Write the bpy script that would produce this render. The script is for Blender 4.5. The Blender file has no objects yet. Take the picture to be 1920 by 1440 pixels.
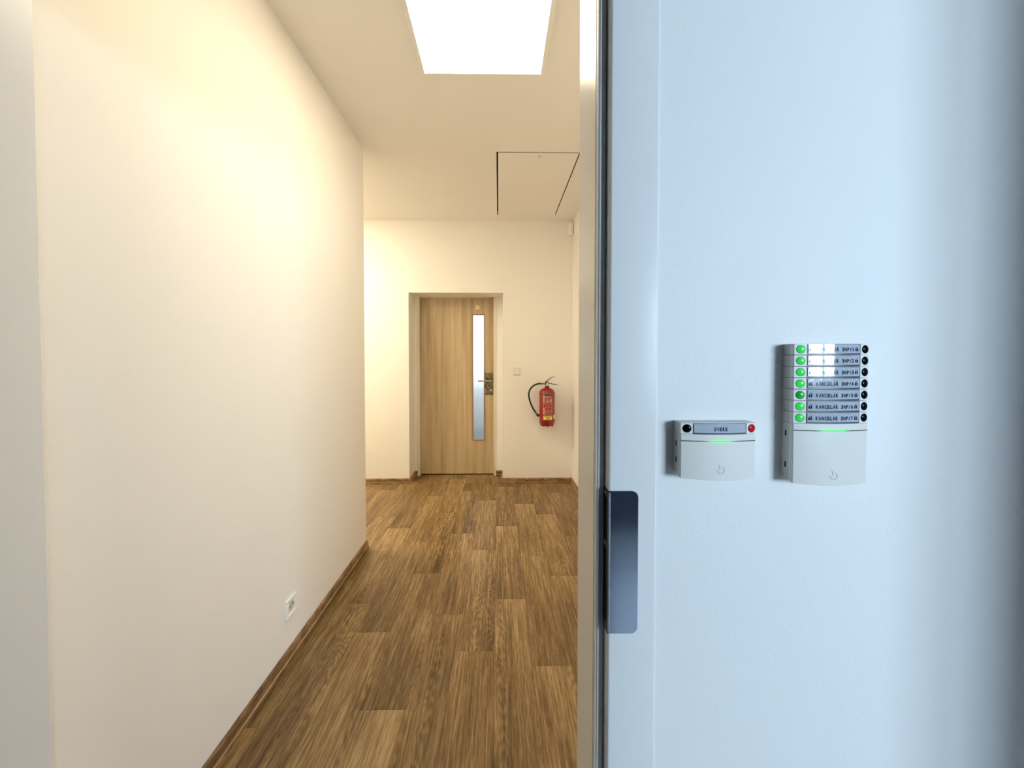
import bpy, math, random
from mathutils import Vector, Matrix
random.seed(7)
S = bpy.context.scene
C = S.collection
PI = math.pi

# ------------------------------------------------------------------ camera
CAM_Z = 1.317
cam_d = bpy.data.cameras.new('camera'); cam = bpy.data.objects.new('camera', cam_d); C.objects.link(cam)
cam.location = (0, 0, CAM_Z)
fwd = Vector((0.012, 1.0, -0.021)).normalized()
cam.rotation_euler = fwd.to_track_quat('-Z', 'Y').to_euler()
cam_d.sensor_width = 36.0
cam_d.lens = 700.0 / 1920.0 * 36.0
cam_d.shift_x = (960 - 943.4) / 1920.0
cam_d.shift_y = (684 - 720) / 1920.0
cam_d.clip_start = 0.02
S.camera = cam

# ------------------------------------------------------------------ light and exposure
S.view_settings.view_transform = 'Standard'
S.view_settings.look = 'None'
S.view_settings.gamma = 1.0
S.view_settings.use_curve_mapping = False
S.view_settings.exposure = 0.0
SKY_STRENGTH = 5.0
SKY_COL = (0.84, 0.93, 1.0)
DAYLIGHT_W = 200.0
DAYLIGHT_COL = (0.68, 0.86, 1.0)
LED = 15.8
LED_COL = (1.0, 0.865, 0.61)
LED_SIDE = 43.0
w = bpy.data.worlds.new('sky'); S.world = w; w.use_nodes = True
bg = w.node_tree.nodes['Background']; bg.inputs[0].default_value = (*SKY_COL, 1); bg.inputs[1].default_value = SKY_STRENGTH
try:
    S.cycles.use_denoising = True
    S.cycles.max_bounces = 10
    S.cycles.diffuse_bounces = 7
    S.cycles.sample_clamp_indirect = 8
except Exception:
    pass
# daylight entering through the office window behind the camera
al = bpy.data.lights.new('window_daylight', 'AREA'); al.shape = 'RECTANGLE'; al.size = 1.55; al.size_y = 1.1
al.energy = DAYLIGHT_W; al.color = DAYLIGHT_COL
alo = bpy.data.objects.new('window_daylight', al); C.objects.link(alo)
alo.location = (2.45, -2.66, 1.6); alo.rotation_euler = (math.radians(90), 0, PI)
alo.rotation_euler = Vector((0, 1, 0)).to_track_quat('-Z', 'Y').to_euler()

# ------------------------------------------------------------------ materials
def new_mat(name):
    m = bpy.data.materials.new(name); m.use_nodes = True
    nt = m.node_tree
    return m, nt, nt.nodes['Principled BSDF']

def plain(name, col, rough=0.5, metal=0.0, var=0.04, scale=30, bump=0.0, bscale=200, coat=0.0, emis=None, estr=0.0, spec=None):
    m, nt, b = new_mat(name)
    N, L = nt.nodes, nt.links
    tc = N.new('ShaderNodeTexCoord')
    nz = N.new('ShaderNodeTexNoise'); nz.inputs['Scale'].default_value = scale; nz.inputs['Detail'].default_value = 4
    L.new(tc.outputs['Object'], nz.inputs['Vector'])
    mx = N.new('ShaderNodeMix'); mx.data_type = 'RGBA'
    mx.inputs[6].default_value = (*[max(0, c * (1 - var)) for c in col], 1)
    mx.inputs[7].default_value = (*[min(1, c * (1 + var)) for c in col], 1)
    L.new(nz.outputs['Fac'], mx.inputs[0]); L.new(mx.outputs[2], b.inputs['Base Color'])
    b.inputs['Roughness'].default_value = rough; b.inputs['Metallic'].default_value = metal
    if coat: b.inputs['Coat Weight'].default_value = coat; b.inputs['Coat Roughness'].default_value = 0.05
    if spec is not None: b.inputs['Specular IOR Level'].default_value = spec
    if bump:
        n2 = N.new('ShaderNodeTexNoise'); n2.inputs['Scale'].default_value = bscale; n2.inputs['Detail'].default_value = 3
        L.new(tc.outputs['Object'], n2.inputs['Vector'])
        bp = N.new('ShaderNodeBump'); bp.inputs['Strength'].default_value = bump; bp.inputs['Distance'].default_value = 0.002
        L.new(n2.outputs['Fac'], bp.inputs['Height']); L.new(bp.outputs[0], b.inputs['Normal'])
    if emis:
        b.inputs['Emission Color'].default_value = (*emis, 1); b.inputs['Emission Strength'].default_value = estr
    return m

def wood(name, dark, mid, light, along=1, sx=60.0, sy=2.2, rough=0.45, grad=0.0, cath=0.35, rnd=0.12, bump=0.12):
    """wood-look decor; 'along' is the local axis of the grain"""
    m, nt, b = new_mat(name)
    N, L = nt.nodes, nt.links
    def math_(op, a, bb, clamp=False):
        n = N.new('ShaderNodeMath'); n.operation = op; n.use_clamp = clamp
        for i, v in enumerate((a, bb)):
            if v is None: continue
            if isinstance(v, (int, float)): n.inputs[i].default_value = v
            else: L.new(v, n.inputs[i])
        return n.outputs[0]
    tc = N.new('ShaderNodeTexCoord'); oi = N.new('ShaderNodeObjectInfo')
    rn = N.new('ShaderNodeVectorMath'); rn.operation = 'SCALE'
    cb = N.new('ShaderNodeCombineXYZ'); L.new(oi.outputs['Random'], cb.inputs[0]); L.new(oi.outputs['Random'], cb.inputs[1]); L.new(oi.outputs['Random'], cb.inputs[2])
    L.new(cb.outputs[0], rn.inputs[0]); rn.inputs['Scale'].default_value = 37.0
    ad = N.new('ShaderNodeVectorMath'); ad.operation = 'ADD'; L.new(tc.outputs['Object'], ad.inputs[0]); L.new(rn.outputs[0], ad.inputs[1])
    # fine streaks
    sc = [sx, sx, sx]; sc[along] = sy
    mp = N.new('ShaderNodeMapping'); mp.inputs['Scale'].default_value = sc; L.new(ad.outputs[0], mp.inputs['Vector'])
    n1 = N.new('ShaderNodeTexNoise'); n1.inputs['Scale'].default_value = 1.0; n1.inputs['Detail'].default_value = 6; n1.inputs['Roughness'].default_value = 0.65; n1.inputs['Distortion'].default_value = 0.35
    L.new(mp.outputs[0], n1.inputs['Vector'])
    # broad bands
    sc2 = [14.0] * 3; sc2[along] = 1.6
    mp2 = N.new('ShaderNodeMapping'); mp2.inputs['Scale'].default_value = sc2; L.new(ad.outputs[0], mp2.inputs['Vector'])
    n2 = N.new('ShaderNodeTexNoise'); n2.inputs['Scale'].default_value = 1.0; n2.inputs['Detail'].default_value = 3
    L.new(mp2.outputs[0], n2.inputs['Vector'])
    # short fine pores and narrow cathedral strips
    sc4 = [260.0] * 3; sc4[along] = 22.0
    mp4 = N.new('ShaderNodeMapping'); mp4.inputs['Scale'].default_value = sc4; L.new(ad.outputs[0], mp4.inputs['Vector'])
    n4 = N.new('ShaderNodeTexNoise'); n4.inputs['Scale'].default_value = 1.0; n4.inputs['Detail'].default_value = 2
    L.new(mp4.outputs[0], n4.inputs['Vector'])
    # cathedral figure
    sc3 = [22.0] * 3; sc3[along] = 3.0
    mp3 = N.new('ShaderNodeMapping'); mp3.inputs['Scale'].default_value = sc3; L.new(ad.outputs[0], mp3.inputs['Vector'])
    n3 = N.new('ShaderNodeTexNoise'); n3.inputs['Scale'].default_value = 1.0; n3.inputs['Detail'].default_value = 1.5; n3.inputs['Distortion'].default_value = 0.4
    L.new(mp3.outputs[0], n3.inputs['Vector'])
    spa = N.new('ShaderNodeSeparateXYZ'); L.new(ad.outputs[0], spa.inputs[0])
    n3.inputs['Detail'].default_value = 2.5
    ring = math_('SINE', math_('ADD', math_('MULTIPLY', spa.outputs[along], 120.0), math_('MULTIPLY', n3.outputs['Fac'], 48.0)), None)
    v = math_('MULTIPLY', math_('SUBTRACT', n1.outputs['Fac'], 0.5), 2.0)
    v = math_('ADD', v, math_('MULTIPLY', math_('SUBTRACT', n2.outputs['Fac'], 0.5), 0.8))
    v = math_('ADD', v, math_('MULTIPLY', math_('SUBTRACT', n4.outputs['Fac'], 0.5), 0.7))
    sc5 = [15.0] * 3; sc5[along] = .5
    mp5 = N.new('ShaderNodeMapping'); mp5.inputs['Scale'].default_value = sc5; L.new(ad.outputs[0], mp5.inputs['Vector'])
    n5 = N.new('ShaderNodeTexNoise'); n5.inputs['Scale'].default_value = 1.0; n5.inputs['Detail'].default_value = 0; L.new(mp5.outputs[0], n5.inputs['Vector'])
    msk = N.new('ShaderNodeMapRange'); msk.inputs[1].default_value = .63; msk.inputs[2].default_value = .72; L.new(n5.outputs['Fac'], msk.inputs[0])
    v = math_('ADD', v, math_('MULTIPLY', math_('MULTIPLY', ring, msk.outputs[0]), cath * 0.22))
    v = math_('ADD', v, math_('MULTIPLY', math_('SUBTRACT', oi.outputs['Random'], 0.5), rnd * 2))
    if grad:
        sp = N.new('ShaderNodeSeparateXYZ'); L.new(tc.outputs['Object'], sp.inputs[0])
        v = math_('ADD', v, math_('MULTIPLY', math_('ADD', sp.outputs[along], 0.44), grad))
    v = math_('ADD', v, 0.5, True)
    cr = N.new('ShaderNodeValToRGB'); L.new(v, cr.inputs[0])
    cr.color_ramp.elements[0].position = 0.0; cr.color_ramp.elements[0].color = (*dark, 1)
    cr.color_ramp.elements[1].position = 1.0; cr.color_ramp.elements[1].color = (*light, 1)
    e = cr.color_ramp.elements.new(0.5); e.color = (*mid, 1)
    L.new(cr.outputs[0], b.inputs['Base Color'])
    b.inputs['Roughness'].default_value = rough
    bp = N.new('ShaderNodeBump'); bp.inputs['Strength'].default_value = bump; bp.inputs['Distance'].default_value = 0.001
    L.new(v, bp.inputs['Height']); L.new(bp.outputs[0], b.inputs['Normal'])
    return m

def paint(name, col, bump=0.25, rough=0.75, bscale=130.0):
    m, nt, b = new_mat(name); N, L = nt.nodes, nt.links
    tc = N.new('ShaderNodeTexCoord')
    n1 = N.new('ShaderNodeTexNoise'); n1.inputs['Scale'].default_value = 1.3; n1.inputs['Detail'].default_value = 3
    L.new(tc.outputs['Object'], n1.inputs['Vector'])
    mx = N.new('ShaderNodeMix'); mx.data_type = 'RGBA'
    mx.inputs[6].default_value = (*[c * .975 for c in col], 1); mx.inputs[7].default_value = (*[min(1, c * 1.02) for c in col], 1)
    L.new(n1.outputs['Fac'], mx.inputs[0]); L.new(mx.outputs[2], b.inputs['Base Color'])
    n2 = N.new('ShaderNodeTexNoise'); n2.inputs['Scale'].default_value = bscale; n2.inputs['Detail'].default_value = 5; n2.inputs['Roughness'].default_value = 0.6
    n3 = N.new('ShaderNodeTexNoise'); n3.inputs['Scale'].default_value = 9.0; n3.inputs['Detail'].default_value = 2
    L.new(tc.outputs['Object'], n2.inputs['Vector']); L.new(tc.outputs['Object'], n3.inputs['Vector'])
    a = N.new('ShaderNodeMath'); a.operation = 'MULTIPLY_ADD'; L.new(n3.outputs['Fac'], a.inputs[0]); a.inputs[1].default_value = 1.2; L.new(n2.outputs['Fac'], a.inputs[2])
    bp = N.new('ShaderNodeBump'); bp.inputs['Strength'].default_value = bump; bp.inputs['Distance'].default_value = 0.0012
    L.new(a.outputs[0], bp.inputs['Height']); L.new(bp.outputs[0], b.inputs['Normal'])
    b.inputs['Roughness'].default_value = rough
    return m

M = {}
M['wall'] = paint('wall_paint', (0.905, 0.885, 0.855))
M['wall_smooth'] = paint('wall_paint_office', (0.87, 0.87, 0.865), 0.3, 0.6, 160)
M['ceiling'] = paint('ceiling_paint', (0.90, 0.875, 0.845), 0.2)
M['frame'] = plain('door_frame_enamel', (0.84, 0.84, 0.84), 0.27, var=.01)
M['frame_beige'] = plain('far_door_frame_enamel', (0.80, 0.73, 0.60), 0.35, var=.02)
M['seal_light'] = plain('seal_rubber_light', (0.85, 0.86, 0.88), 0.35, var=.1, scale=40)
M['seal_dark'] = plain('seal_rubber_dark', (0.62, 0.62, 0.58), 0.5, var=.12)
M['gap'] = plain('gap_black', (0.012, 0.010, 0.008), 0.9)
M['steel_blue'] = plain('strike_plate_steel', (0.52, 0.58, 0.70), 0.13, 1.0, var=.06, scale=9)
M['steel_edge'] = plain('strike_plate_edge', (0.55, 0.62, 0.72), 0.35, 1.0, var=.35, scale=160)
M['steel'] = plain('brushed_steel', (0.55, 0.52, 0.48), 0.25, 1.0, var=.06)
M['steel_dark'] = plain('dark_steel', (0.05, 0.05, 0.045), 0.5, 0.6, var=.3, scale=60)
M['floor'] = wood('oak_vinyl', (0.062, 0.030, 0.009), (0.215, 0.128, 0.047), (0.45, 0.315, 0.155), 1, 120, 4.5, 0.45, grad=0.26, cath=.6, rnd=.08)
M['board_wood'] = wood('skirting_wood', (0.05, 0.022, 0.009), (0.23, 0.13, 0.06), (0.46, 0.31, 0.16), 0, 22, 9.0, 0.3, cath=.2, rnd=.1)
M['board_lip'] = wood('skirting_lip', (0.22, 0.14, 0.06), (0.38, 0.26, 0.13), (0.55, 0.42, 0.24), 0, 40, 5.0, 0.35, cath=.2)
M['door_wood'] = wood('light_oak_door', (0.36, 0.265, 0.145), (0.50, 0.385, 0.23), (0.62, 0.50, 0.32), 2, 22, 0.7, 0.4, cath=.0, bump=.05)
M['bead'] = wood('glazing_bead_wood', (0.20, 0.12, 0.06), (0.30, 0.19, 0.10), (0.38, 0.26, 0.15), 2, 22, 1, 0.4)
M['plastic'] = plain('white_plastic', (0.90, 0.90, 0.88), 0.3, var=.01)
M['keypad'] = plain('keypad_plastic', (0.80, 0.775, 0.73), 0.38, var=.015, bump=.04, bscale=900)
M['keypad_base'] = plain('keypad_base_plastic', (0.66, 0.64, 0.60), 0.45, var=.02)
M['keypad_button'] = plain('button_carrier', (0.84, 0.85, 0.84), 0.3, var=.01)
M['black_gloss'] = plain('black_button', (0.002, 0.002, 0.004), 0.15, spec=.12)
M['label_grey'] = plain('label_window', (0.47, 0.52, 0.62), 0.06, var=.06, scale=60, bump=.06, bscale=60)
M['label_recess_shade'] = plain('label_recess_shade', (0.045, 0.055, 0.085), 0.3)
M['ink'] = plain('navy_ink', (0.006, 0.01, 0.03), 0.07, spec=.45)
M['red_button'] = plain('red_button', (0.42, 0.008, 0.012), 0.2, spec=.15, emis=(1, .03, .03), estr=.06)
for k, st in (('green', .42), ('green_dim', .06)):
    M[k] = plain(k + '_button', (0.02, 0.42, 0.06), 0.2, coat=.2, emis=(.05, 1, .12), estr=st, var=.3, scale=140)
M['green_rim'] = plain('green_rim', (0.01, 0.16, 0.03), 0.3, emis=(.02, 1, .1), estr=.03)
M['red'] = plain('extinguisher_red', (0.25, 0.004, 0.006), 0.22, coat=.4, var=.05)
M['red_dark'] = plain('lever_red', (0.10, 0.006, 0.008), 0.3)
M['black'] = plain('black_rubber', (0.012, 0.012, 0.014), 0.4)
M['brass'] = plain('brass', (0.62, 0.45, 0.22), 0.3, 1.0)
M['white_print'] = plain('white_print', (0.80, 0.62, 0.58), 0.5)
M['label_red'] = plain('label_red', (0.30, 0.01, 0.012), 0.45)
M['yellow_print'] = plain('yellow_print', (0.62, 0.40, 0.06), 0.5)
M['cream'] = plain('cream_print', (0.85, 0.80, 0.60), 0.5)
M['engraved'] = plain('engraved_grey', (0.33, 0.34, 0.36), 0.5)
M['wall_office'] = paint('office_side_paint', (0.42, 0.42, 0.42), .2)
M['carpet'] = plain('grey_carpet', (0.58, 0.60, 0.63), 0.9, var=.1, scale=80, bump=.5, bscale=400)
M['back_floor'] = plain('grey_lino', (0.25, 0.27, 0.29), 0.6)
M['prop'] = plain('prop_paint', (0.018, 0.024, 0.045), 0.7)  # dark tone shared by the unseen pieces added behind the camera
M['hatch_gap_shade'] = plain('hatch_gap_shade', (0.05, 0.035, 0.02), 0.8)

def emis_mat(name, col, st):
    m, nt, b = new_mat(name); N, L = nt.nodes, nt.links
    tc = N.new('ShaderNodeTexCoord'); nz = N.new('ShaderNodeTexNoise'); nz.inputs['Scale'].default_value = 2.0
    L.new(tc.outputs['Object'], nz.inputs['Vector'])
    mr = N.new('ShaderNodeMapRange'); mr.inputs[3].default_value = st * .95; mr.inputs[4].default_value = st * 1.05
    L.new(nz.outputs['Fac'], mr.inputs[0]); L.new(mr.outputs[0], b.inputs['Emission Strength'])
    b.inputs['Emission Color'].default_value = (*col, 1); b.inputs['Base Color'].default_value = (.8, .8, .78, 1)
    return m
M['led'] = emis_mat('led_diffuser', LED_COL, LED)
M['led_side'] = emis_mat('led_diffuser_side', LED_COL, LED_SIDE)

def lightbar_mat():
    m, nt, b = new_mat('light_guide'); N, L = nt.nodes, nt.links
    tc = N.new('ShaderNodeTexCoord'); sp = N.new('ShaderNodeSeparateXYZ'); L.new(tc.outputs['Object'], sp.inputs[0])
    ab = N.new('ShaderNodeMath'); ab.operation = 'ABSOLUTE'; L.new(sp.outputs[0], ab.inputs[0])
    mr = N.new('ShaderNodeMapRange'); mr.interpolation_type = 'SMOOTHSTEP'
    mr.inputs[1].default_value = .004; mr.inputs[2].default_value = .027; mr.inputs[3].default_value = 1.5; mr.inputs[4].default_value = 0.0
    L.new(ab.outputs[0], mr.inputs[0]); L.new(mr.outputs[0], b.inputs['Emission Strength'])
    b.inputs['Emission Color'].default_value = (.05, 1, .12, 1)
    b.inputs['Base Color'].default_value = (.05, .09, .08, 1); b.inputs['Roughness'].default_value = .2
    return m
M['lightbar'] = lightbar_mat()

def glass_mat():
    m, nt, b = new_mat('frosted_glass'); N, L = nt.nodes, nt.links
    b.inputs['Transmission Weight'].default_value = 1.0; b.inputs['Base Color'].default_value = (.93, .97, 1, 1)
    nz = N.new('ShaderNodeTexNoise'); nz.inputs['Scale'].default_value = 300
    mr = N.new('ShaderNodeMapRange'); mr.inputs[3].default_value = .50; mr.inputs[4].default_value = .56
    L.new(nz.outputs['Fac'], mr.inputs[0]); L.new(mr.outputs[0], b.inputs['Roughness'])
    b.inputs['IOR'].default_value = 1.25
    return m
M['glass'] = glass_mat()
def clear_glass():
    m, nt, b = new_mat('window_glass')
    N, L = nt.nodes, nt.links
    tr = N.new('ShaderNodeBsdfTransparent'); tr.inputs[0].default_value = (.96, .98, 1, 1)
    gl = N.new('ShaderNodeBsdfGlossy'); gl.inputs['Roughness'].default_value = .02
    fr = N.new('ShaderNodeFresnel'); fr.inputs[0].default_value = 1.2
    mx = N.new('ShaderNodeMixShader'); L.new(fr.outputs[0], mx.inputs[0]); L.new(tr.outputs[0], mx.inputs[1]); L.new(gl.outputs[0], mx.inputs[2])
    L.new(mx.outputs[0], N['Material Output'].inputs['Surface']); N.remove(b)
    return m
M['clear'] = clear_glass()

def embossed():
    m, nt, b = new_mat('embossed_bronze'); N, L = nt.nodes, nt.links
    tc = N.new('ShaderNodeTexCoord'); nz = N.new('ShaderNodeTexNoise'); nz.inputs['Scale'].default_value = 38; nz.inputs['Distortion'].default_value = 1.6; nz.inputs['Detail'].default_value = 3
    L.new(tc.outputs['Object'], nz.inputs['Vector'])
    cr = N.new('ShaderNodeValToRGB'); cr.color_ramp.elements[0].position = .38; cr.color_ramp.elements[0].color = (.10, .075, .04, 1)
    cr.color_ramp.elements[1].position = .68; cr.color_ramp.elements[1].color = (.42, .36, .25, 1)
    L.new(nz.outputs['Fac'], cr.inputs[0]); L.new(cr.outputs[0], b.inputs['Base Color'])
    b.inputs['Metallic'].default_value = .85; b.inputs['Roughness'].default_value = .38
    bp = N.new('ShaderNodeBump'); bp.inputs['Strength'].default_value = .9; bp.inputs['Distance'].default_value = .006
    L.new(nz.outputs['Fac'], bp.inputs['Height']); L.new(bp.outputs[0], b.inputs['Normal'])
    return m
M['embossed'] = embossed()

# ------------------------------------------------------------------ mesh helpers
class MB:
    def __init__(self): self.v = []; self.f = []
    def add(self, vs, fs):
        n = len(self.v); self.v += [tuple(p) for p in vs]; self.f += [tuple(i + n for i in q) for q in fs]; return self
    def box(self, x0, x1, y0, y1, z0, z1):
        vs = [(x, y, z) for x in (x0, x1) for y in (y0, y1) for z in (z0, z1)]
        return self.add(vs, [(0, 1, 3, 2), (4, 6, 7, 5), (0, 4, 5, 1), (2, 3, 7, 6), (0, 2, 6, 4), (1, 5, 7, 3)])
    def prism(self, poly, axis, a, b):
        """poly: 2-D loop in the two other axes (in x,y,z order), extruded along axis from a to b"""
        n = len(poly); vs = []
        for t in (a, b):
            for (p, q) in poly:
                vs.append((t, p, q) if axis == 0 else (p, t, q) if axis == 1 else (p, q, t))
        fs = [tuple(range(n))[::-1], tuple(range(n, 2 * n))] + [(i, (i + 1) % n, (i + 1) % n + n, i + n) for i in range(n)]
        return self.add(vs, fs)
    def tube(self, pts, r, n=10, cap=True):
        pts = [Vector(p) for p in pts]; rs = r if isinstance(r, (list, tuple)) else [r] * len(pts)
        vs = []; ref = None
        for i, p in enumerate(pts):
            t = (pts[min(i + 1, len(pts) - 1)] - pts[max(i - 1, 0)]).normalized()
            if ref is None: ref = Vector((0, 0, 1)) if abs(t.z) < .9 else Vector((1, 0, 0))
            a = (ref - t * ref.dot(t)).normalized(); b = t.cross(a); ref = a
            for k in range(n):
                an = 2 * PI * k / n; vs.append(p + (a * math.cos(an) + b * math.sin(an)) * rs[i])
        fs = []
        for i in range(len(pts) - 1):
            for k in range(n):
                fs.append((i * n + k, i * n + (k + 1) % n, (i + 1) * n + (k + 1) % n, (i + 1) * n + k))
        if cap: fs += [tuple(range(n))[::-1], tuple(range((len(pts) - 1) * n, len(pts) * n))]
        return self.add(vs, fs)
    def lathe(self, prof, n=32, c=(0, 0, 0), wav=None):
        """prof: (radius, z) from bottom to top about the z axis"""
        vs = []
        for i, (r, z) in enumerate(prof):
            for k in range(n):
                a = 2 * PI * k / n
                dz = wav(i, a) if wav else 0
                vs.append((c[0] + r * math.cos(a), c[1] + r * math.sin(a), c[2] + z + dz))
        fs = [(i * n + k, i * n + (k + 1) % n, (i + 1) * n + (k + 1) % n, (i + 1) * n + k) for i in range(len(prof) - 1) for k in range(n)]
        fs += [tuple(range(n))[::-1], tuple(range((len(prof) - 1) * n, len(prof) * n))]
        return self.add(vs, fs)
    def mesh(self, name, mat, smooth=None):
        me = bpy.data.meshes.new(name); me.from_pydata(self.v, [], self.f); me.materials.append(mat)
        import bmesh
        bm = bmesh.new(); bm.from_mesh(me); bmesh.ops.recalc_face_normals(bm, faces=bm.faces); bm.to_mesh(me); bm.free()
        if smooth is not None:
            me.polygons.foreach_set('use_smooth', [True] * len(me.polygons)); me.set_sharp_from_angle(angle=math.radians(smooth))
        return me
    def build(self, name, mat, parent=None, smooth=None, bevel=0, loc=(0, 0, 0), seg=2):
        o = bpy.data.objects.new(name, self.mesh(name, mat, smooth)); C.objects.link(o)
        o.location = loc
        if parent: o.parent = parent
        if bevel:
            md = o.modifiers.new('bevel', 'BEVEL'); md.width = bevel; md.segments = seg; md.limit_method = 'ANGLE'; md.angle_limit = math.radians(40)
        return o
def box(name, mat, x0, x1, y0, y1, z0, z1, parent=None, bevel=0):
    return MB().box(x0, x1, y0, y1, z0, z1).build(name, mat, parent, bevel=bevel)
def struct(o, label=None):
    o['kind'] = 'structure'
    if label: o['label'] = label
    return o
def empty(name, loc, label=None, cat=None, group=None):
    o = bpy.data.objects.new(name, None); C.objects.link(o); o.location = loc; o.empty_display_size = .05
    if label: o['label'] = label
    if cat: o['category'] = cat
    if group: o['group'] = group
    return o

# ------------------------------------------------------------------ measurements (metres)
CZ = 2.716              # ceiling
YO, YB = 0.535, 0.674   # office side and corridor side of the wall with the doorway
YF = 3.864              # far wall
XL, XR = -0.911, 0.767  # corridor walls
YL = 2.55               # end of the left wall
YD = 4.155              # far door leaf
JR, JL = 0.1444, -0.811 # jamb faces (stop)
RR = 0.1584             # rebate face, right
OXR, OYB = 3.7, -2.5    # office right wall, office back wall
# ------------------------------------------------------------------ shell: corridor
floor = struct(MB().box(-3.4, XR + .1, YO, YD + .1, -.06, -.006).build('floor', M['gap']), 'corridor floor covered in brown oak-look planks')
PW, PLEN = 0.166, 0.879
def plank_mesh(w_, l0, l1, cache={}):
    key = (round(w_, 4), round(l0, 4), round(l1, 4))
    if key not in cache:
        g = 0.00035; c = .0007
        x0, x1, y0, y1 = -w_ / 2 + g, w_ / 2 - g, l0 + g, l1 - g
        vs = [(x0, y0, -.006), (x1, y0, -.006), (x1, y1, -.006), (x0, y1, -.006),
              (x0, y0, -c * .5), (x1, y0, -c * .5), (x1, y1, -c * .5), (x0, y1, -c * .5),
              (x0 + c, y0 + c, 0), (x1 - c, y0 + c, 0), (x1 - c, y1 - c, 0), (x0 + c, y1 - c, 0)]
        fs = [(0, 3, 2, 1)] + [(i, (i + 1) % 4, (i + 1) % 4 + 4, i + 4) for i in range(4)] + [(i + 4, (i + 1) % 4 + 4, (i + 1) % 4 + 8, i + 8) for i in range(4)] + [(8, 9, 10, 11)]
        cache[key] = MB().add(vs, fs).mesh('plank', M['floor'])
    return cache[key]
joints = {0: 1.976, 1: 1.767, 2: 1.372, 3: 1.888, 4: 1.646, 5: 2.005, 6: 1.563, 7: 2.218, 8: 2.718, 9: 1.42}
for k in range(-15, 10):
    xa, xb = -.85 + PW * k, -.85 + PW * (k + 1)
    j0 = joints.get(k, 1.2 + random.random() * PLEN)
    j = j0 - PLEN * 6
    while j < YD + PLEN:
        far, near = j, j - PLEN
        j += PLEN
        ylo = YO if xb > XL + .01 else YL
        # office side stops under the doorway; strips beyond the left wall start at its end
        for (la, lb_, u0, u1) in ((ylo, YF, -3.4, XR), (YF, YD + .05, -.927, .044)):
            a, b_ = max(near, la), min(far, lb_)
            x0c, x1c = max(xa, u0), min(xb, u1)
            if b_ - a < .01 or x1c - x0c < .01: continue
            o = bpy.data.objects.new('plank', plank_mesh(x1c - x0c, a - far, b_ - far)); C.objects.link(o)
            o.location = ((x0c + x1c) / 2, far, 0); o.parent = floor

HX0, HX1, HY0, HY1 = -.004, .553, 2.587, 3.704
cm = MB()
gL, gR, gN = .011, .008, .008
cm.box(-3.4, HX0 - gL, YB, YF + .05, CZ, CZ + .05).box(HX1 + gR, XR + .05, YB, YF + .05, CZ, CZ + .05)
cm.box(HX0 - gL, HX1 + gR, YB, HY0 - gN, CZ, CZ + .05).box(HX0 - gL, HX1 + gR, HY1, YF + .05, CZ, CZ + .05)
struct(cm.build('ceiling', M['ceiling']), 'cream corridor ceiling')
struct(box('wall_left', M['wall'], -3.4, XL, YB + .0005, YL, 0, CZ), 'long plain cream wall on the left of the corridor')
struct(box('wall_right', M['wall'], XR, XR + .15, YB, YF, 0, CZ), 'cream wall on the right of the corridor')
struct(box('wall_side', M['wall'], -3.55, -3.4, YL, YF, 0, CZ))
# far wall with deep doorway recess
RX0, RX1, RZ = -.927, .044, 1.979
fw = MB()
fw.box(-3.4, RX0, YF, YD + .1, 0, CZ).box(RX1, XR + .15, YF, YD + .1, 0, CZ).box(RX0, RX1, YF, YD + .1, RZ, CZ)
fw.box(RX0, -.896, 4.118, YD + .1, 0, RZ).box(-.030, RX1, 4.118, YD + .1, 0, RZ)
struct(fw.build('wall_far', M['wall']), 'cream end wall with the recessed door')

# ------------------------------------------------------------------ far door
d1 = struct(empty('door_1', (-.463, YD, 0)), 'light oak door with a tall narrow frosted pane at the corridor end')
def P(mb, name, mat, parent, org, **k):
    """build with world coordinates but local origin at org"""
    mb.v = [(x - org[0], y - org[1], z - org[2]) for x, y, z in mb.v]
    return mb.build(name, mat, parent, **k)
D = (-.463, YD, 0)
lx0, lx1, lz0, lz1 = -.8666, -.0594, .012, 1.970
gx0, gx1, gz0, gz1 = -.2944, -.1543, .385, 1.792
lf = MB()
for a in ((lx0, gx0, lz0, lz1), (gx1, lx1, lz0, lz1), (gx0, gx1, lz0, gz0), (gx0, gx1, gz1, lz1)):
    lf.box(a[0], a[1], YD, YD + .04, a[2], a[3])
leaf = P(lf, 'door_leaf', M['door_wood'], d1, D)
bd = MB(); t = .011
for a in ((gx0, gx0 + t, gz0, gz1), (gx1 - t, gx1, gz0, gz1), (gx0 + t, gx1 - t, gz0, gz0 + t), (gx0 + t, gx1 - t, gz1 - t, gz1)):
    bd.box(a[0], a[1], YD - .006, YD + .034, a[2], a[3])
P(bd, 'glazing_bead', M['bead'], d1, D)['label'] = 'darker wooden bead around the pane'
P(MB().box(gx0 + t, gx1 - t, YD + .016, YD + .022, gz0 + t, gz1 - t), 'glass_pane', M['glass'], d1, D)['label'] = 'tall frosted glass pane'
fm = MB()
fm.box(lx0 - .01, lx0 + .012, YD + .0402, YD + .06, 0, 1.979).box(lx1 - .012, lx1 + .01, YD + .0402, YD + .06, 0, 1.979)
fm.box(-.896, lx0 - .003, 4.112, YD + .06, 0, 1.979).box(lx1 + .003, -.030, 4.112, YD + .06, 0, 1.979).box(lx0 - .003, lx1 + .003, 4.112, YD + .06, 1.9725, 1.979)
P(fm, 'door_frame', M['frame_beige'], d1, D, bevel=.0015)
P(MB().box(lx0, lx1, YD - .012, YD + .05, .0005, .006), 'threshold', M['steel'], d1, D)['label'] = 'narrow metal threshold strip'
P(MB().box(lx0 + .004, lx1 - .004, YD + .006, YD + .034, .006, .0125), 'bottom_seal', M['gap'], d1, D)
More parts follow.
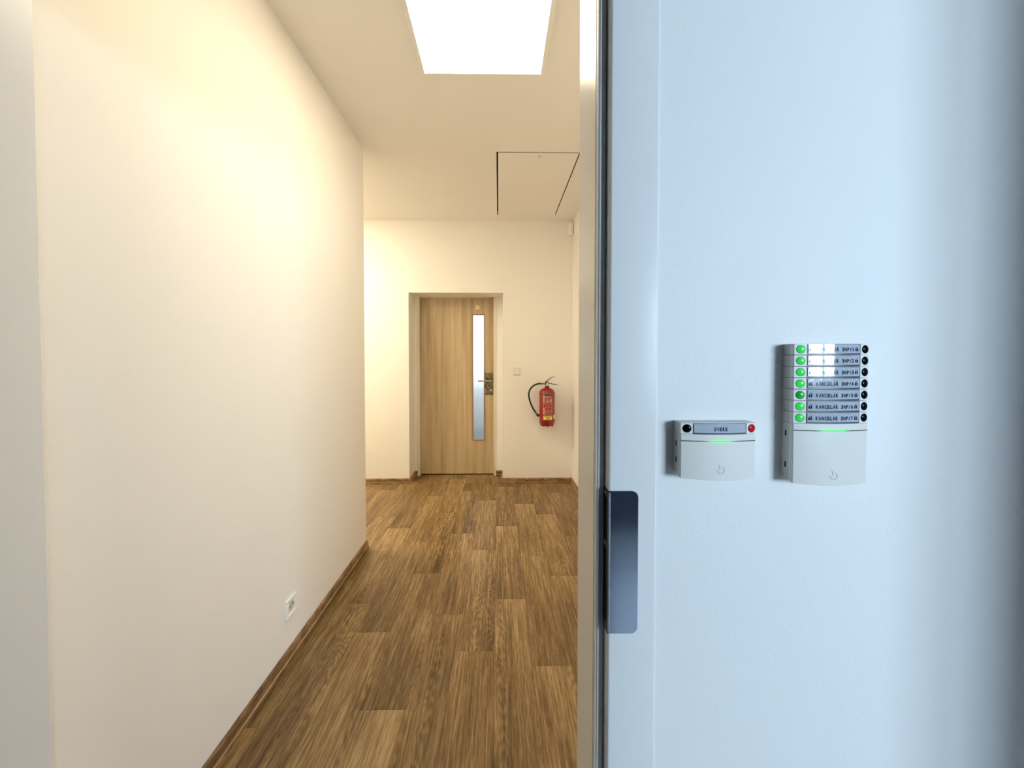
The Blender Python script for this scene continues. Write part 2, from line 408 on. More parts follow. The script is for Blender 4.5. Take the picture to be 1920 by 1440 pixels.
P(MB().box(-.1535, -.0602, YD - .007, YD + .001, .896, 1.142), 'handle_plate', M['embossed'], d1, D, bevel=.001)['label'] = 'dark embossed metal handle plate'
h = MB().tube([(-.083, YD - .007, 1.053), (-.083, YD - .035, 1.053), (-.0845, YD - .05, 1.053), (-.092, YD - .055, 1.053), (-.12, YD - .055, 1.053), (-.228, YD - .055, 1.053)], .0088, 12)
P(h, 'door_handle', M['steel'], d1, D, smooth=50)['label'] = 'brushed steel lever handle'
lc = MB().lathe([(.012, 0), (.013, .004), (.010, .006)], 20)
o = lc.build('lock_cylinder', M['steel'], d1, smooth=40, loc=(-.085 - D[0], -.007, .945)); o.rotation_euler = (PI / 2, 0, 0)
nm = P(MB().box(-.2522, -.2172, YD - .002, YD + .001, 1.846, 1.888), 'door_sign', M['cream'], d1, D, bevel=.0008)
nm['label'] = 'small cream sign above the pane'
s = P(MB().box(-.243, -.2345, YD - .0026, YD - .0018, 1.858, 1.875), 'sign_mark', M['bead'], nm, D)

# room behind the far door, seen only as a blur through the frosted pane
BX0, BX1, BY = -2.3, 1.4, 6.6
bk = MB()
bk.box(BX0 - .1, BX0, YD + .1, BY, 0, CZ).box(BX1, BX1 + .1, YD + .1, BY, 0, CZ)
WX0, WX1, WZ0, WZ1 = -1.4, .7, 1.02, 2.35
bk.box(BX0, WX0, BY, BY + .2, 0, CZ).box(WX1, BX1, BY, BY + .2, 0, CZ).box(WX0, WX1, BY, BY + .2, 0, WZ0).box(WX0, WX1, BY, BY + .2, WZ1, CZ)
struct(bk.build('wall_backroom', M['wall']))
struct(box('floor_backroom', M['back_floor'], BX0 - .1, BX1 + .1, YD + .1, BY + .2, -.06, 0))
struct(box('ceiling_backroom', M['ceiling'], BX0 - .1, BX1 + .1, YD + .1, BY + .2, CZ, CZ + .05))
w2 = struct(empty('window_2', (-.35, BY + .1, WZ0)))
def win_frame(parent, x0, x1, z0, z1, y, org):
    f = MB(); t = .06
    f.box(x0, x0 + t, y - .03, y + .03, z0, z1).box(x1 - t, x1, y - .03, y + .03, z0, z1).box(x0 + t, x1 - t, y - .03, y + .03, z0, z0 + t).box(x0 + t, x1 - t, y - .03, y + .03, z1 - t, z1)
    xm = (x0 + x1) / 2; f.box(xm - .04, xm + .04, y - .03, y + .03, z0 + t, z1 - t)
    P(f, 'window_frame', M['plastic'], parent, org, bevel=.003)
    for a, b in ((x0 + t, xm - .04), (xm + .04, x1 - t)):
        P(MB().box(a, b, y - .003, y + .003, z0 + t, z1 - t), 'window_pane', M['clear'], parent, org)
win_frame(w2, WX0, WX1, WZ0, WZ1, BY + .1, (-.35, BY + .1, WZ0))

# ------------------------------------------------------------------ skirting boards
def skirting(name, x, y, length, rot, label=None, mitre=(0, 0)):
    """local x runs along the wall, local -y faces the room, back at y=0"""
    H, T = .058, .014
    prof = [(0, 0), (-T, 0), (-T, .012), (-T + .003, .0175), (-T + .003, .0185), (-.0105, .040), (-.010, .050), (-.0075, .0555), (-.004, H), (0, H)]
    def run(pr):
        n = len(pr); vs = []
        for e, sgn in ((0, 1), (length, -1)):
            for (py, pz) in pr:
                m = mitre[0 if sgn == 1 else 1]
                vs.append((e + sgn * m * (-py), py, pz))
        fs = [tuple(range(n))[::-1], tuple(range(n, 2 * n))] + [(i, (i + 1) % n, (i + 1) % n + n, i + n) for i in range(n)]
        return MB().add(vs, fs)
    o = run(prof).build(name, M['board_wood'], smooth=40); o.location = (x, y, 0); o.rotation_euler = (0, 0, rot)
    struct(o, label)
    lip = [(-.0085, .0165), (-T + .001, .0165), (-T - .0008, .0185), (-T + .0005, .0215), (-.0085, .0225)]
    run(lip).build('lip', M['board_lip'], o, smooth=40)['label'] = 'paler raised bead along the skirting'
    return o
skirting('baseboard_left', XL, YB, YL - YB, PI / 2, 'brown wood-look skirting along the left wall', (0, -1))
skirting('baseboard_corner', XL, YL, 3.4 + XL, PI, 'brown skirting round the end of the left wall', (-1, 0))
skirting('baseboard_far', -3.4, YF, 3.4 + RX0, 0, 'brown skirting left of the far door', (0, -1))
skirting('baseboard_end', RX1, YF, XR - RX1, 0, 'brown skirting right of the far door', (-1, 1))
skirting('baseboard_right', XR, YF, YF - YB, -PI / 2, 'brown skirting along the right wall', (1, 0))
skirting('baseboard_recess', RX0, 4.118, .031, 0)
skirting('baseboard_niche', -.030, 4.118, .074, 0)
skirting('baseboard_reveal', RX0, YF, 4.118 - YF, PI / 2, None, (-1, 1))
skirting('baseboard_jamb', RX1, 4.118, 4.118 - YF, -PI / 2, None, (1, -1))

# ------------------------------------------------------------------ office side (camera stands here)
PX, PY = .90, .13   # unseen projecting pier added to shade the right of the doorway wall
FO, FI = .2261, RR   # frame outer / inner edge on the right
HZ = 2.02
JLo = JL - .014
ow = MB()
ow.box(.19, PX, YO, YB, 0, CZ).box(PX, OXR, YO, YB, 0, CZ).box(-2.4, JLo - .03, YO, YB, 0, CZ).box(JLo - .03, .19, YO, YB, HZ + .03, CZ)
struct(ow.build('wall_front', M['wall_smooth']), 'pale blue-white wall beside the doorway carrying the keypads')
struct(box('shade_pier', M['wall_smooth'], PX, PX + .25, PY, YO, 0, CZ))
struct(box('wall_office_right', M['wall_office'], OXR, OXR + .1, OYB, YO, 0, CZ))
struct(box('wall_office_left', M['wall_office'], -2.5, -2.4, OYB, YO, 0, CZ))
struct(box('reflection_block', M['prop'], .50, 2.4, -1.85, -1.7, 0, .5))  # unseen low block added as a dark reflection in the strike plate
struct(box('light_blocker', M['prop'], -1.1, .48, -1.0, -.55, 0, CZ), 'dark blue-grey column added in the office to shade the left jamb')  # added to block window light, as a person at the camera would
VX0, VX1, VZ0, VZ1 = 1.7, 3.2, 1.07, 2.12
bw = MB()
bw.box(-2.5, VX0, OYB - .2, OYB, 0, CZ).box(VX1, OXR + .1, OYB - .2, OYB, 0, CZ).box(VX0, VX1, OYB - .2, OYB, 0, VZ0).box(VX0, VX1, OYB - .2, OYB, VZ1, CZ)
struct(bw.build('wall_back', M['wall_office']))
w1 = struct(empty('window_1', (2.45, OYB - .08, VZ0)))
win_frame(w1, VX0, VX1, VZ0, VZ1, OYB - .08, (2.45, OYB - .08, VZ0))
struct(box('floor_office', M['carpet'], -2.5, OXR + .1, OYB - .2, YO - .0005, -.06, 0))
struct(box('ceiling_office', M['wall_office'], -2.5, OXR + .1, OYB - .2, YB - .0005, CZ, CZ + .05))

# ------------------------------------------------------------------ the near door frame
d2 = struct(empty('door_2', (-.33, YO, 0)), 'open doorway with a white enamelled steel frame')
DO = (-.33, YO, 0)
RY = .5614
def jamb(sign, xface, xstop, xout, name):
    """profile in x,y; sign +1 for the right jamb"""
    r = .004; yf = YO - .002
    pr = [(xface, RY), (xface, yf + r)]
    for k in range(1, 5):
        a = k / 4 * PI / 2
        pr.append((xface + sign * r * (1 - math.cos(a)), yf + r * (1 - math.sin(a))))
    pr += [(xout, yf), (xout, YO + .002), (xout - sign * .03, YO + .002), (xout - sign * .03, YB + .002), (xstop + sign * .004, YB + .002), (xstop, YB - .002), (xstop, RY)]
    return P(MB().prism(pr, 2, 0, HZ), name, M['frame'], d2, DO, smooth=35)
jamb(1, RR, JR, FO, 'jamb')
jamb(-1, JL - .014, JL, JL - .082, 'jamb')
P(MB().box(JL - .082, FO, YO - .002, RY, HZ, HZ + .067).box(JL - .014, RR, RY, YB + .002, HZ - .014, HZ + .03), 'head', M['frame'], d2, DO, bevel=.003)
# compression seal in the rebate: dark channel, pale bulb
for sgn, xf, xs, nm_ in ((1, RR, JR, 'seal'), (-1, JL - .014, JL, 'seal')):
    ch = MB().box(min(xs + sgn * .0005, xf - sgn * .002), max(xs + sgn * .0005, xf - sgn * .002), RY - .0110, RY - .0001, 0, HZ - .02)
    sl = P(ch, nm_, M['seal_dark'], d2, DO); sl['label'] = 'dark grey rubber door seal in the rebate'
    xb_ = xs + sgn * .0038
    pr = []
    for k in range(9):
        a = PI * k / 8
        pr.append((xb_ - math.cos(a) * .0032, RY - .002 - math.sin(a) * .011))
    bl = P(MB().prism(pr, 2, 0, HZ - .02), 'seal_bulb', M['seal_light'], sl, DO, smooth=60)
    bl['label'] = 'paler rounded bulb of the seal'
# strike plate: front leaf with rounded corners and a leaf turned into the rebate with latch openings
zp0, zp1 = .9150, 1.1240
yp = YO - .0032
def rrect(x0, x1, z0, z1, rl, rr, n=6):
    pts = []
    for (cx, cz, a0, r) in ((x1 - rr, z1 - rr, 0, rr), (x0 + rl, z1 - rl, 90, rl), (x0 + rl, z0 + rl, 180, rl), (x1 - rr, z0 + rr, 270, rr)):
        for k in range(n + 1):
            a = math.radians(a0 + 90 * k / n); pts.append((cx + r * math.cos(a), cz + r * math.sin(a)))
    return pts
sp = P(MB().prism(rrect(RR - .0006, .2016, zp0, zp1, .003, .010), 1, yp, YO - .0017), 'strike_plate', M['steel_blue'], d2, DO, smooth=30, bevel=.0004)
sp['label'] = 'polished blue-grey steel strike plate with rounded corners'
P(MB().tube([(RR + .0012, YO - .0028, zp0 + .003), (RR + .0012, YO - .0028, zp1 - .003)], .0016, 12), 'rolled_edge', M['steel_edge'], sp, DO, smooth=60)['label'] = 'lighter rolled edge of the plate'
rb = MB()
x0, x1 = RR - .0010, RR + .0002
for (a, b, c, d) in ((YO - .003, YO + .001, zp0, zp1), (YO + .0195, YO + .0215, zp0, zp1), (YO + .001, YO + .0195, zp1 - .012, zp1), (YO + .001, YO + .0195, zp1 - .088, zp1 - .074), (YO + .001, YO + .0195, zp0, zp0 + .014)):
    rb.box(x0, x1, a, b, c, d)
P(rb, 'rebate_leaf', M['steel_dark'], sp, DO)['label'] = 'dark turned-in leaf with latch openings'
P(MB().box(RR - .0004, RR + .0001, YO + .001, YO + .0195, zp0 + .012, zp1 - .012), 'latch_opening', M['gap'], sp, DO)
for zz in (zp1 - .006, zp1 - .081, zp0 + .007):
    o = MB().lathe([(.0034, 0), (.0034, .0006), (.0022, .0011)], 16).build('screw', M['steel'], sp, smooth=40, loc=(RR - .001 - DO[0], .0105, zz))
    o.rotation_euler = (0, -PI / 2, 0)

# ------------------------------------------------------------------ ceiling light, hatch
def ceiling_light(cx, cy, mat, label, size=.6, fx=.02):
    r = empty('ceiling_light', (cx, cy, CZ), label, 'light')
    hx = .2835; hy = .30
    f = MB()
    f.box(-hx - fx, -hx, -hy - .01, hy + .01, -.011, 0).box(hx, hx + fx, -hy - .01, hy + .01, -.011, 0)
    f.box(-hx, hx, -hy - .012, -hy, -.011, 0).box(-hx, hx, hy, hy + .006, -.007, 0)
    f.build('frame', M['plastic'], r, bevel=.001)
    MB().box(-hx, hx, -hy, hy, -.008, -.003).build('diffuser', mat, r)['label'] = 'glowing white diffuser panel'
    return r
ceiling_light(-.0775, 1.864 - .30, M['led'], 'square glowing flat panel light in the ceiling near the doorway')
ceiling_light(-2.1, 2.92, M['led_side'], 'square panel light hidden round the corner of the left wall')

ht = empty('ceiling_hatch', ((HX0 + HX1) / 2, (HY0 + HY1) / 2, CZ), 'flush cream access hatch outlined by thin dark gaps in the ceiling', 'hatch')
HO = tuple(ht.location)
P(MB().box(HX0, HX1, HY0, HY1 - .0005, CZ + .0004, CZ + .0016), 'hatch_panel', M['ceiling'], ht, HO)
P(MB().box(HX0 + .0003, HX1 - .0003, HY0 + .0003, HY1 - .001, CZ + .0017, CZ + .03), 'hatch_core', M['hatch_gap_shade'], ht, HO)  # core and lining coloured dark to paint the shade inside the gaps
P(MB().box(HX0 - .03, HX1 + .03, HY0 - .03, HY1 + .03, CZ + .052, CZ + .07).box(HX0 - .0108, HX0 - .0100, HY0 - .0078, HY1, CZ + .0006, CZ + .052).box(HX1 + .0070, HX1 + .0078, HY0 - .0078, HY1, CZ + .0006, CZ + .052).box(HX0 - .0100, HX1 + .0070, HY0 - .0078, HY0 - .0070, CZ + .0006, CZ + .052),
  'hatch_frame', M['hatch_gap_shade'], ht, HO)
ring = [(.279 + .012 * math.cos(a), HY0 + .045 + .012 * math.sin(a), CZ - .002) for a in [math.radians(-100 + 20 * k) for k in range(11)]]
P(MB().tube(ring, .0016, 6), 'latch', M['brass'], ht, HO, smooth=50)['label'] = 'small curved latch fitting'

# ------------------------------------------------------------------ motion detector
md = empty('motion_detector', (.742, YF, 2.566), 'small rounded white motion detector high in the far right corner', 'detector')
pr = [(x, y) for x, y in [(-.025, 0), (-.026, -.014), (-.021, -.028), (-.012, -.036), (0, -.038), (.012, -.036), (.021, -.028), (.0245, -.014), (.0245, 0)]]
MB().prism(pr, 2, 0, .124).build('housing', M['plastic'], md, smooth=50, bevel=.007, seg=3)
lens = [(x * .72, y - .0025) for x, y in [(-.024, -.025), (-.014, -.034), (0, -.0375), (.014, -.034), (.024, -.025), (0, -.02)]]
MB().prism(lens, 2, .014, .058).build('lens', M['keypad_button'], md, smooth=50, bevel=.002)['label'] = 'milky curved sensor lens'

# ------------------------------------------------------------------ light switch
sw = empty('light_switch', (.185, YF, 1.1735), 'cream square light switch beside the far door above the extinguisher', 'switch')
fr = MB(); a, b = .0405, .027
fr.box(-a, a, -.009, 0, b, a).box(-a, a, -.009, 0, -a, -b).box(-a, -b, -.009, 0, -b, b).box(b, a, -.009, 0, -b, b)
fr.build('frame', M['plastic'], sw, bevel=.003)
MB().box(-.028, .028, -.004, -.0005, -.028, .028).build('rocker_gap_shade', M['engraved'], sw)  # grey backing puts the shade of the rocker gap into colour
rk = MB().add([(-.0258, -.015, .0258), (.0258, -.015, .0258), (.0258, -.008, -.0258), (-.0258, -.008, -.0258), (-.0262, 0, .0262), (.0262, 0, .0262), (.0262, 0, -.0262), (-.0262, 0, -.0262)],
              [(0, 1, 2, 3), (4, 7, 6, 5), (0, 4, 5, 1), (1, 5, 6, 2), (2, 6, 7, 3), (3, 7, 4, 0)]).build('rocker', M['plastic'], sw, bevel=.0015)

# ------------------------------------------------------------------ socket on the left wall (local y along -X of the wall)
so = empty('wall_socket', (XL, 1.62, .231), 'white square wall socket low on the left wall above the skirting', 'socket')
fr = MB(); a, b = .0405, .0275; dp = .010
fr.box(0, dp, -a, a, b, a).box(0, dp, -a, a, -a, -b).box(0, dp, -a, -b, -b, b).box(0, dp, b, a, -b, b)
fr.build('frame', M['plastic'], so, bevel=.003)
ins = MB().box(0, .0055, -.0273, .0273, -.0273, .0273).build('insert', M['plastic'], so, bevel=.001)
well = MB().lathe([(.0205, 0), (.0205, .0058), (.019, .0062), (.0185, .0060)], 32).build('well', M['keypad_base'], ins, smooth=30); well.rotation_euler = (0, PI / 2, 0)
for yy in (-.0095, .0095):
    o = MB().lathe([(.0027, 0), (.0027, .0064)], 12).build('pin_hole', M['gap'], ins, loc=(.0001, yy, 0)); o.rotation_euler = (0, PI / 2, 0)
o = MB().lathe([(.0024, 0), (.0024, .011), (.0014, .013)], 12).build('earth_pin', M['steel'], ins, smooth=40, loc=(.004, 0, .012)); o.rotation_euler = (0, PI / 2, 0)

# ------------------------------------------------------------------ fire extinguisher
EX, EY = .488, YF - .105
ex = empty('fire_extinguisher', (EX, EY, .624), 'red fire extinguisher with black hose hanging on the far wall', 'extinguisher')
R = .0785
prof = [(R - .012, .040), (R - .002, .046), (R, .056), (R, .330), (R - .003, .346), (R - .012, .361), (R - .030, .374), (.026, .381), (.020, .385), (.020, .392), (.012, .394)]
MB().lathe(prof, 48).build('cylinder', M['red'], ex, smooth=40)
MB().lathe([(R - .026, .010), (R - .012, .012), (R, .040), (R, .060), (R - .004, .062)], 96, wav=lambda i, a: (-.014 * abs(math.cos(a * 4)) if i < 2 else 0)).build('base_skirt', M['red'], ex, smooth=60)['label'] = 'red plastic foot ring with scalloped lower edge'
vl = MB().lathe([(.014, .392), (.014, .400), (.018, .401), (.018, .408), (.011, .410), (.011, .425)], 24).build('valve', M['brass'], ex, smooth=40)
MB().lathe([(.023, .384), (.023, .397), (.016, .402)], 24).build('neck_ring', M['red_dark'], ex, smooth=40)
# two levers
def lever(pts, wd, th):
    m = MB()
    n = len(pts); vs = []
    for i, (x, z) in enumerate(pts):
        t = i / (n - 1); w_ = wd * (1 - .35 * t)
        tk = th * (2.4 - 1.6 * t)
        vs += [(x, -w_ / 2, z), (x, w_ / 2, z), (x, w_ / 2, z + tk), (x, -w_ / 2, z + tk)]
    fs = [(0, 1, 2, 3), tuple((n - 1) * 4 + k for k in (3, 2, 1, 0))]
    for i in range(n - 1):
        for k in range(4): fs.append((i * 4 + k, i * 4 + (k + 1) % 4, (i + 1) * 4 + (k + 1) % 4, (i + 1) * 4 + k))
    return m.add(vs, fs)
lever([(-.022, .418), (0, .423), (.03, .421), (.07, .415), (.113, .411)], .024, .005).build('carry_handle', M['red_dark'], ex, bevel=.0012)
lever([(-.020, .428), (-.006, .442), (.015, .458), (.040, .478), (.062, .489), (.080, .489)], .022, .005).build('squeeze_lever', M['red_dark'], ex, bevel=.0012)
MB().box(-.024, .016, -.013, .013, .408, .440).build('valve_block', M['red_dark'], ex, bevel=.004)
MB().lathe([(.012, 0), (.013, .004), (.012, .012)], 20).build('gauge', M['cream'], ex, smooth=40, loc=(0, -.013, .420)).rotation_euler = (PI / 2, 0, 0)
# hose
def bez(p, n=24):
    out = []
    P0, P1, P2, P3 = [Vector(q) for q in p]
    for i in range(n + 1):
        t = i / n; out.append(P0 * (1 - t) ** 3 + P1 * 3 * t * (1 - t) ** 2 + P2 * 3 * t * t * (1 - t) + P3 * t ** 3)
    return out
hz = bez([(-.035, 0, .423), (-.12, -.002, .437), (-.190, -.004, .380), (-.184, -.004, .305)], 16)[:-1] + bez([(-.184, -.004, .305), (-.178, -.004, .235), (-.140, -.006, .165), (-.104, -.008, .118)], 16)
hs = MB().tube(hz, .0085, 12).build('hose', M['black'], ex, smooth=50)
MB().tube([(-.058, 0, .4255), (-.046, 0, .425)], .0105, 14).build('ferrule', M['steel'], ex, smooth=50)
MB().tube([(-.047, 0, .4245), (-.022, 0, .423)], .0065, 12).build('hose_fitting', M['brass'], ex, smooth=50)
MB().tube([(-.114, -.008, .130), (-.107, -.008, .121)], .0105, 14).build('ferrule', M['steel'], ex, smooth=50)
MB().tube([(-.105, -.008, .119), (-.092, -.009, .103), (-.083, -.01, .094)], [.0105, .0125, .0095], 14).build('nozzle', M['black'], ex, smooth=50)
MB().box(-.082, -.074, -.02, .004, .095, .118).build('hose_clip', M['black'], ex, bevel=.002)
MB().box(-.02, .02, .074, .105, .33, .36).box(-.03, .03, .099, .105, .20, .37).build('wall_bracket', M['black'], ex, bevel=.002)
# printed labels on the cylinder (angle measured from the camera-facing side)
def cyl_patch(m, a0, a1, z0, z1, off, seg=None):
    n = seg or max(1, int(abs(a1 - a0) / .08)); r = R + off; vs = []
    for i in range(n + 1):
        a = a0 + (a1 - a0) * i / n
        for z in (z0, z1): vs.append((r * math.sin(a), -r * math.cos(a), z))
        for z in (z0, z1): vs.append(((r - .0004) * math.sin(a), -(r - .0004) * math.cos(a), z))
    fs = []
    for i in range(n):
        b = i * 4
        fs += [(b, b + 4, b + 5, b + 1), (b + 2, b + 3, b + 7, b + 6), (b, b + 2, b + 6, b + 4), (b + 1, b + 5, b + 7, b + 3)]
    fs += [(0, 1, 3, 2), (n * 4, n * 4 + 2, n * 4 + 3, n * 4 + 1)]
    return m.add(vs, fs)
sh = -.06
lb = cyl_patch(MB(), -.60 + sh, .66 + sh, .120, .330, .0004).build('label', M['label_red'], ex, smooth=40); lb['label'] = 'printed instruction label, red with pale lines'
wl = MB()
A0, A1 = -.56 + sh, .62 + sh
for z in (.124, .160, .192, .226, .238, .246, .326): cyl_patch(wl, A0, A1, z, z + .0022, .0009)
for a in (A0, A1 - .03): cyl_patch(wl, a, a + .03, .124, .328, .0009)
for (a, z, hw, hh) in ((-.47, .254, .11, .016), (-.47, .275, .11, .016), (-.47, .296, .11, .016), (0, .252, .13, .021), (.42, .252, .13, .021), (-.45, .130, .13, .026), (-.46, .168, .09, .015)):
    cyl_patch(wl, a + sh - hw, a + sh + hw, z, z + hh, .0009)
for z in (.306, .299, .290, .283): cyl_patch(wl, -.28 + sh, .50 + sh, z, z + .0022, .0009)
for z in (.206, .212, .177, .146, .140): cyl_patch(wl, -.22 + sh, .45 + sh, z, z + .0016, .0009)
wl.build('print', M['white_print'], lb, smooth=40)['kind'] = 'stuff'
cyl_patch(MB(), A0 + .03, A1 - .03, .311, .324, .0011).build('header', M['black'], lb, smooth=40)
pk = MB()
for (a, z, hw, hh) in ((-.47, .258, .05, .008), (-.47, .279, .05, .008), (-.47, .300, .05, .008), (0, .257, .06, .011), (.42, .257, .06, .011), (-.45, .137, .06, .012)):
    cyl_patch(pk, a + sh - hw, a + sh + hw, z, z + hh, .0013)
pk.build('pictogram', M['label_red'], lb, smooth=40)['kind'] = 'stuff'
yl = cyl_patch(MB(), -.56 + sh, .64 + sh, .062 + .006, .112, .0006).build('sticker', M['yellow_print'], ex, smooth=40); yl['label'] = 'yellow sticker under the main label'
ys = MB(); cyl_patch(ys, -.50 + sh, -.24 + sh, .072, .096, .0011); cyl_patch(ys, .34 + sh, .60 + sh, .072, .096, .0011)
ys.build('print', M['cream'], yl, smooth=40)['kind'] = 'stuff'
cyl_patch(MB(), .82, 1.25, .076, .116, .0006).build('sticker', M['white_print'], ex, smooth=40)['label'] = 'small white sticker on the right side'

# ------------------------------------------------------------------ keypads
KR, KE, KH = .23, .0214, .0527      # front curvature, depth at the edges, half width
def fy(x, off=0): return -(KE + (KH * KH - x * x) / (2 * KR)) - off
def slab(m, x0, x1, z0, z1, off, th=.0006, n=None):
    """patch lying on the curved front"""
    n = n or max(1, int((x1 - x0) / .006)); vs = []
    for i in range(n + 1):
        x = x0 + (x1 - x0) * i / n
        vs += [(x, fy(x, off), z0), (x, fy(x, off), z1), (x, fy(x, off - th), z0), (x, fy(x, off - th), z1)]
    fs = []
    for i in range(n):
        b = i * 4
        fs += [(b, b + 4, b + 5, b + 1), (b + 2, b + 3, b + 7, b + 6), (b, b + 2, b + 6, b + 4), (b + 1, b + 5, b + 7, b + 3)]
    fs += [(0, 1, 3, 2), (n * 4, n * 4 + 2, n * 4 + 3, n * 4 + 1)]
    return m.add(vs, fs)
def shell(z0, z1, inset=0.0, back=-.0142, n=18):
    hw = KH - inset
    pr = [(-hw, back), (hw, back)] + [(hw - .0006, fy(hw) + .0006)] + [(x, fy(x)) for x in [hw * (1 - 2 * i / n) * .985 for i in range(n + 1)]] + [(-hw + .0006, fy(hw) + .0006)]
    return MB().prism(pr, 2, z0, z1)
def dome(m, x, z, r, h):
    n, k = 24, 5; vs = []; fs = []
    s = x / KR
    for j in range(k + 1):
        t = j / k * PI / 2
        for i in range(n):
            a = 2 * PI * i / n
            px, pz = x + r * math.cos(t) * math.cos(a), z + r * math.cos(t) * math.sin(a)
            vs.append((px, fy(px, -.0002) - h * math.sin(t), pz))
    for j in range(k):
        for i in range(n): fs.append((j * n + i, j * n + (i + 1) % n, (j + 1) * n + (i + 1) % n, (j + 1) * n + i))
    fs.append(tuple(k * n + i for i in range(n)))
    return m.add(vs, fs)
GLY = {}
def glyph(ch):
    if ch not in GLY:
        cu = bpy.data.curves.new('glyph', 'FONT'); cu.body = ch; cu.size = 1.0; cu.offset = .038; cu.resolution_u = 3
        ob = bpy.data.objects.new('glyph', cu); C.objects.link(ob)
        bpy.context.view_layer.update()
        dg = bpy.context.evaluated_depsgraph_get()
        me = bpy.data.meshes.new_from_object(ob.evaluated_get(dg))
        GLY[ch] = ([(v.co.x, v.co.y) for v in me.vertices], [tuple(p.vertices) for p in me.polygons])
        bpy.data.objects.remove(ob); bpy.data.curves.remove(cu); bpy.data.meshes.remove(me)
    return GLY[ch]
def text(m, s, x0, z0, pitch, cap, off):
    capu = max(p[1] for p in glyph('N')[0])
    for i, ch in enumerate(s):
        if ch == ' ': continue
        base = {'Ř': 'R', 'Á': 'A'}.get(ch, ch)
        vs, fs = glyph(base)
        if not vs: continue
        a, b = min(p[0] for p in vs), max(p[0] for p in vs)
        k = cap / capu; wch = (b - a) * k; wmax = pitch * .80
        kx = k * (wmax / wch) if (wch > wmax or ch not in '1/') else k
        cx = x0 + pitch * (i + .5)
        out = [(cx + (p[0] - (a + b) / 2) * kx, z0 + p[1] * k) for p in vs]
        m.add([(x, fy(x, off), z) for x, z in out], fs)
        e = cap * .16
        if ch == 'Ř': marks = [[(-2.1, 2.3), (-1.1, 2.3), (.35, 1.15), (-.35, 1.15)], [(1.1, 2.3), (2.1, 2.3), (.35, 1.15), (-.35, 1.15)]]
        elif ch == 'Á': marks = [[(.5, 2.5), (1.7, 2.5), (.3, 1.2), (-.6, 1.2)]]
        elif ch == '1': marks = [[(-2.2, -1.0), (-.3, .75), (-.3, -.6), (-1.7, -1.7)], [(-2.1, -5.5), (2.1, -5.5), (2.1, -4.6), (-2.1, -4.6)]]
        else: marks = []
        for q in marks:
            pq = [(cx + a_ * e * .62, z0 + cap + (b_ - .75) * e) for a_, b_ in q]
            m.add([(x, fy(x, off), z) for x, z in pq], [(0, 1, 2, 3)])
    return m
def lock(m, cx, z, off, opened):
    w_, h_ = .0046, .0036
    # body with a keyhole left open
    q = lambda x0, x1, z0, z1: slab(m, x0, x1, z0, z1, off, .0002, 1)
    q(cx - w_ / 2, cx - .0005, z, z + h_); q(cx + .0005, cx + w_ / 2, z, z + h_); q(cx - .0005, cx + .0005, z + h_ * .72, z + h_); q(cx - .0005, cx + .0005, z, z + h_ * .2)
    sx = cx + (.0006 if opened else 0); r0, r1 = .0011, .0018; zb = z + h_ + (.0006 if opened else .0004)
    n = 8; vs = []
    for i in range(n + 1):
        a = PI * i / n
        for r in (r0, r1):
            x = sx + r * math.cos(a); vs.append((x, fy(x, off), zb + r * math.sin(a)))
    m.add(vs, [(2 * i, 2 * i + 1, 2 * i + 3, 2 * i + 2) for i in range(n)])
    q(sx + r0, sx + r1, z + h_ - .0002, zb)
    if not opened: q(sx - r1, sx - r0, z + h_ - .0002, zb)
    return m
SEG = .01582
def segment(root, z0, left, right, words, wx, locks, label=None):
    s = shell(z0 + .0003, z0 + SEG - .0003, 0).build('segment', M['keypad'], root, smooth=30, bevel=.0004)
    if label: s['label'] = label
    MB().box(-.0520, .0520, -.0134, 0, z0 + .0003, z0 + SEG - .0003).build('segment_base', M['keypad_base'], s)
    MB().box(-.0512, .0512, -.0146, -.0130, z0 + .0001, z0 + SEG - .0012).build('seam', M['gap'], s)
    for sx in (-1, 1):
        slab(MB(), sx * .0450 - .0074, sx * .0450 + .0068, z0 + .0007, z0 + SEG - .0007, .0004).build('button_carrier', M['keypad_button'], s, smooth=40)
    slab(MB(), -.0368, .0369, z0 + .0003, z0 + SEG - .0006, .0003).build('label_recess_shade', M['label_recess_shade'], s, smooth=40)  # dark patch paints the recess shadow, wider below and at the right
    slab(MB(), -.0360, .0356, z0 + .0024, z0 + SEG - .0011, .0010, .0008).build('label_window', M['label_grey'], s, smooth=40)['label'] = 'grey-blue name strip behind clear plastic'
    tm = MB(); text(tm, words, wx, z0 + .0052, .00376, .0049, .00112)
    if locks: lock(tm, -.0325, z0 + .0050, .00112, True); lock(tm, .0307, z0 + .0052, .00112, False)
    tm.build('lettering', M['ink'], s)['label'] = 'dark printed lettering ' + words
    for sx, kind in ((-.0448, left), (.0455, right)):
        if 'green' in kind: dome(MB(), sx, z0 + SEG / 2, .0069, .0011).build('button_rim', M['green_rim'], s, smooth=60)['label'] = 'dark green rim'
        dome(MB(), sx, z0 + SEG / 2, .0061 if 'green' not in kind else .0054, .0022).build('button', M[kind], s, smooth=60)['label'] = {'green': 'lit green button', 'green_dim': 'darker green button', 'black_gloss': 'black button', 'red_button': 'red button'}[kind]
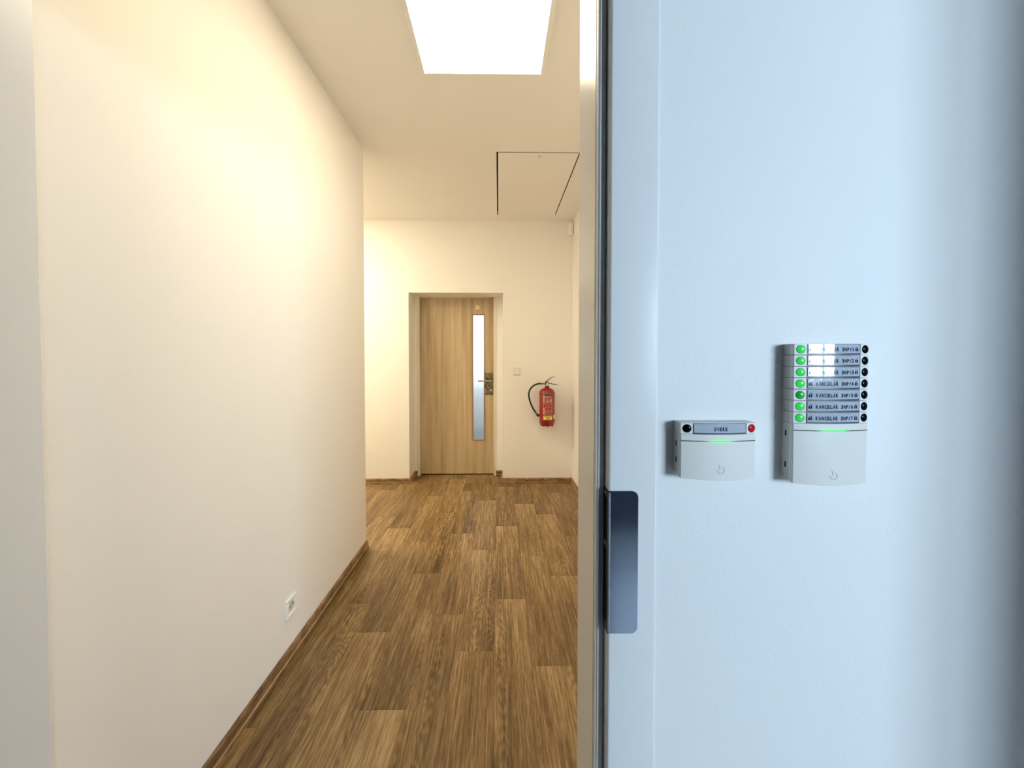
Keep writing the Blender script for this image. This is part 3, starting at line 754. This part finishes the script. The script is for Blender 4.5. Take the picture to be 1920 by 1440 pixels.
def power_icon(root, par, zc, xc=.001):
    m = MB(); r = .0048
    for (a0, a1) in ((-150, -20), (-15, 75)):
        pts = []
        for k in range(13):
            a = math.radians(a0 + (a1 - a0) * k / 12); x = xc + r * math.cos(a); pts.append((x, fy(x, .0001), zc + r * math.sin(a)))
        m.tube(pts, .00028, 6)
    m.tube([(xc - .0030, fy(xc, .0001), zc + .0076), (xc - .0012, fy(xc, .0001), zc + .0004)], .0003, 6)
    m.tube([(xc - .0066, fy(xc, .0001), zc + .0004), (xc - .0042, fy(xc, .0001), zc - .0012), (xc - .0040, fy(xc, .0001), zc - .0036)], .00025, 6)
    m.build('power_symbol', M['engraved'], par, smooth=60)['label'] = 'faint engraved power symbol'
def keypad_body(root, zb, zt, bar_z, icon_z):
    # cover with a slightly bowed lower edge
    hw = KH; n = 18
    MB().box(-.0520, .0520, -.0134, 0, zb + .004, zt).build('body_base', M['keypad_base'], root, bevel=.0006)
    MB().box(-.0512, .0512, -.0146, -.0130, zb + .005, zt).build('seam', M['gap'], root)
    mb = shell(zb, zt, 0)
    vs = []
    for (x, y, z) in mb.v:
        if abs(z - zb) < 1e-6: z = zb - .0022 * (1 - (x / hw) ** 2) + (.0012 if y > -.016 else 0)
        vs.append((x, y, z))
    mb.v = vs
    cv = mb.build('front_cover', M['keypad'], root, smooth=30, bevel=.0005)
    lbm = slab(MB(), -.0518, .0518, bar_z - .0006, bar_z + .0006, .00035, n=24)
    lbm.v = [(x, y, bar_z + (z - bar_z) * (1 + 1.1 * max(0, 1 - abs(x) / .02) ** .7)) for x, y, z in lbm.v]
    lbm.build('light_bar', M['lightbar'], cv, smooth=60)['label'] = 'thin dark light bar glowing green in the middle'
    power_icon(root, cv, icon_z)
    for (sa, sb) in ((zt - .020, zt - .012), (zb + .019, zb + .027)):
        MB().box(-.0523, -.0515, -.0092, -.0068, sa, sb).build('slot', M['gap'], root)['label'] = 'small dark slot in the side'
    return cv
k1 = empty('keypad', (.3052, YO, 1.1485), 'short white wall keypad reading DVEŘE with one red button', 'keypad')
keypad_body(k1, 0, .0775 - SEG, .0523, .0125)
segment(k1, .0775 - SEG, 'black_gloss', 'red_button', 'DVEŘE', -.0096, False)
k2 = empty('keypad', (.4626, YO, 1.1408), 'tall white keypad with seven rows of green and black buttons reading KANCELÁŘ', 'keypad')
zt2 = 1.2248 - 1.1408
keypad_body(k2, 0, zt2, zt2 - .0099, .0115)
for i in range(7):
    r = 6 - i   # row 1 on top
    segment(k2, zt2 + SEG * r, 'green_dim' if i == 4 else 'green', 'black_gloss', 'KANCELÁŘ 3NP/%d' % (i + 1), -.0258, True)
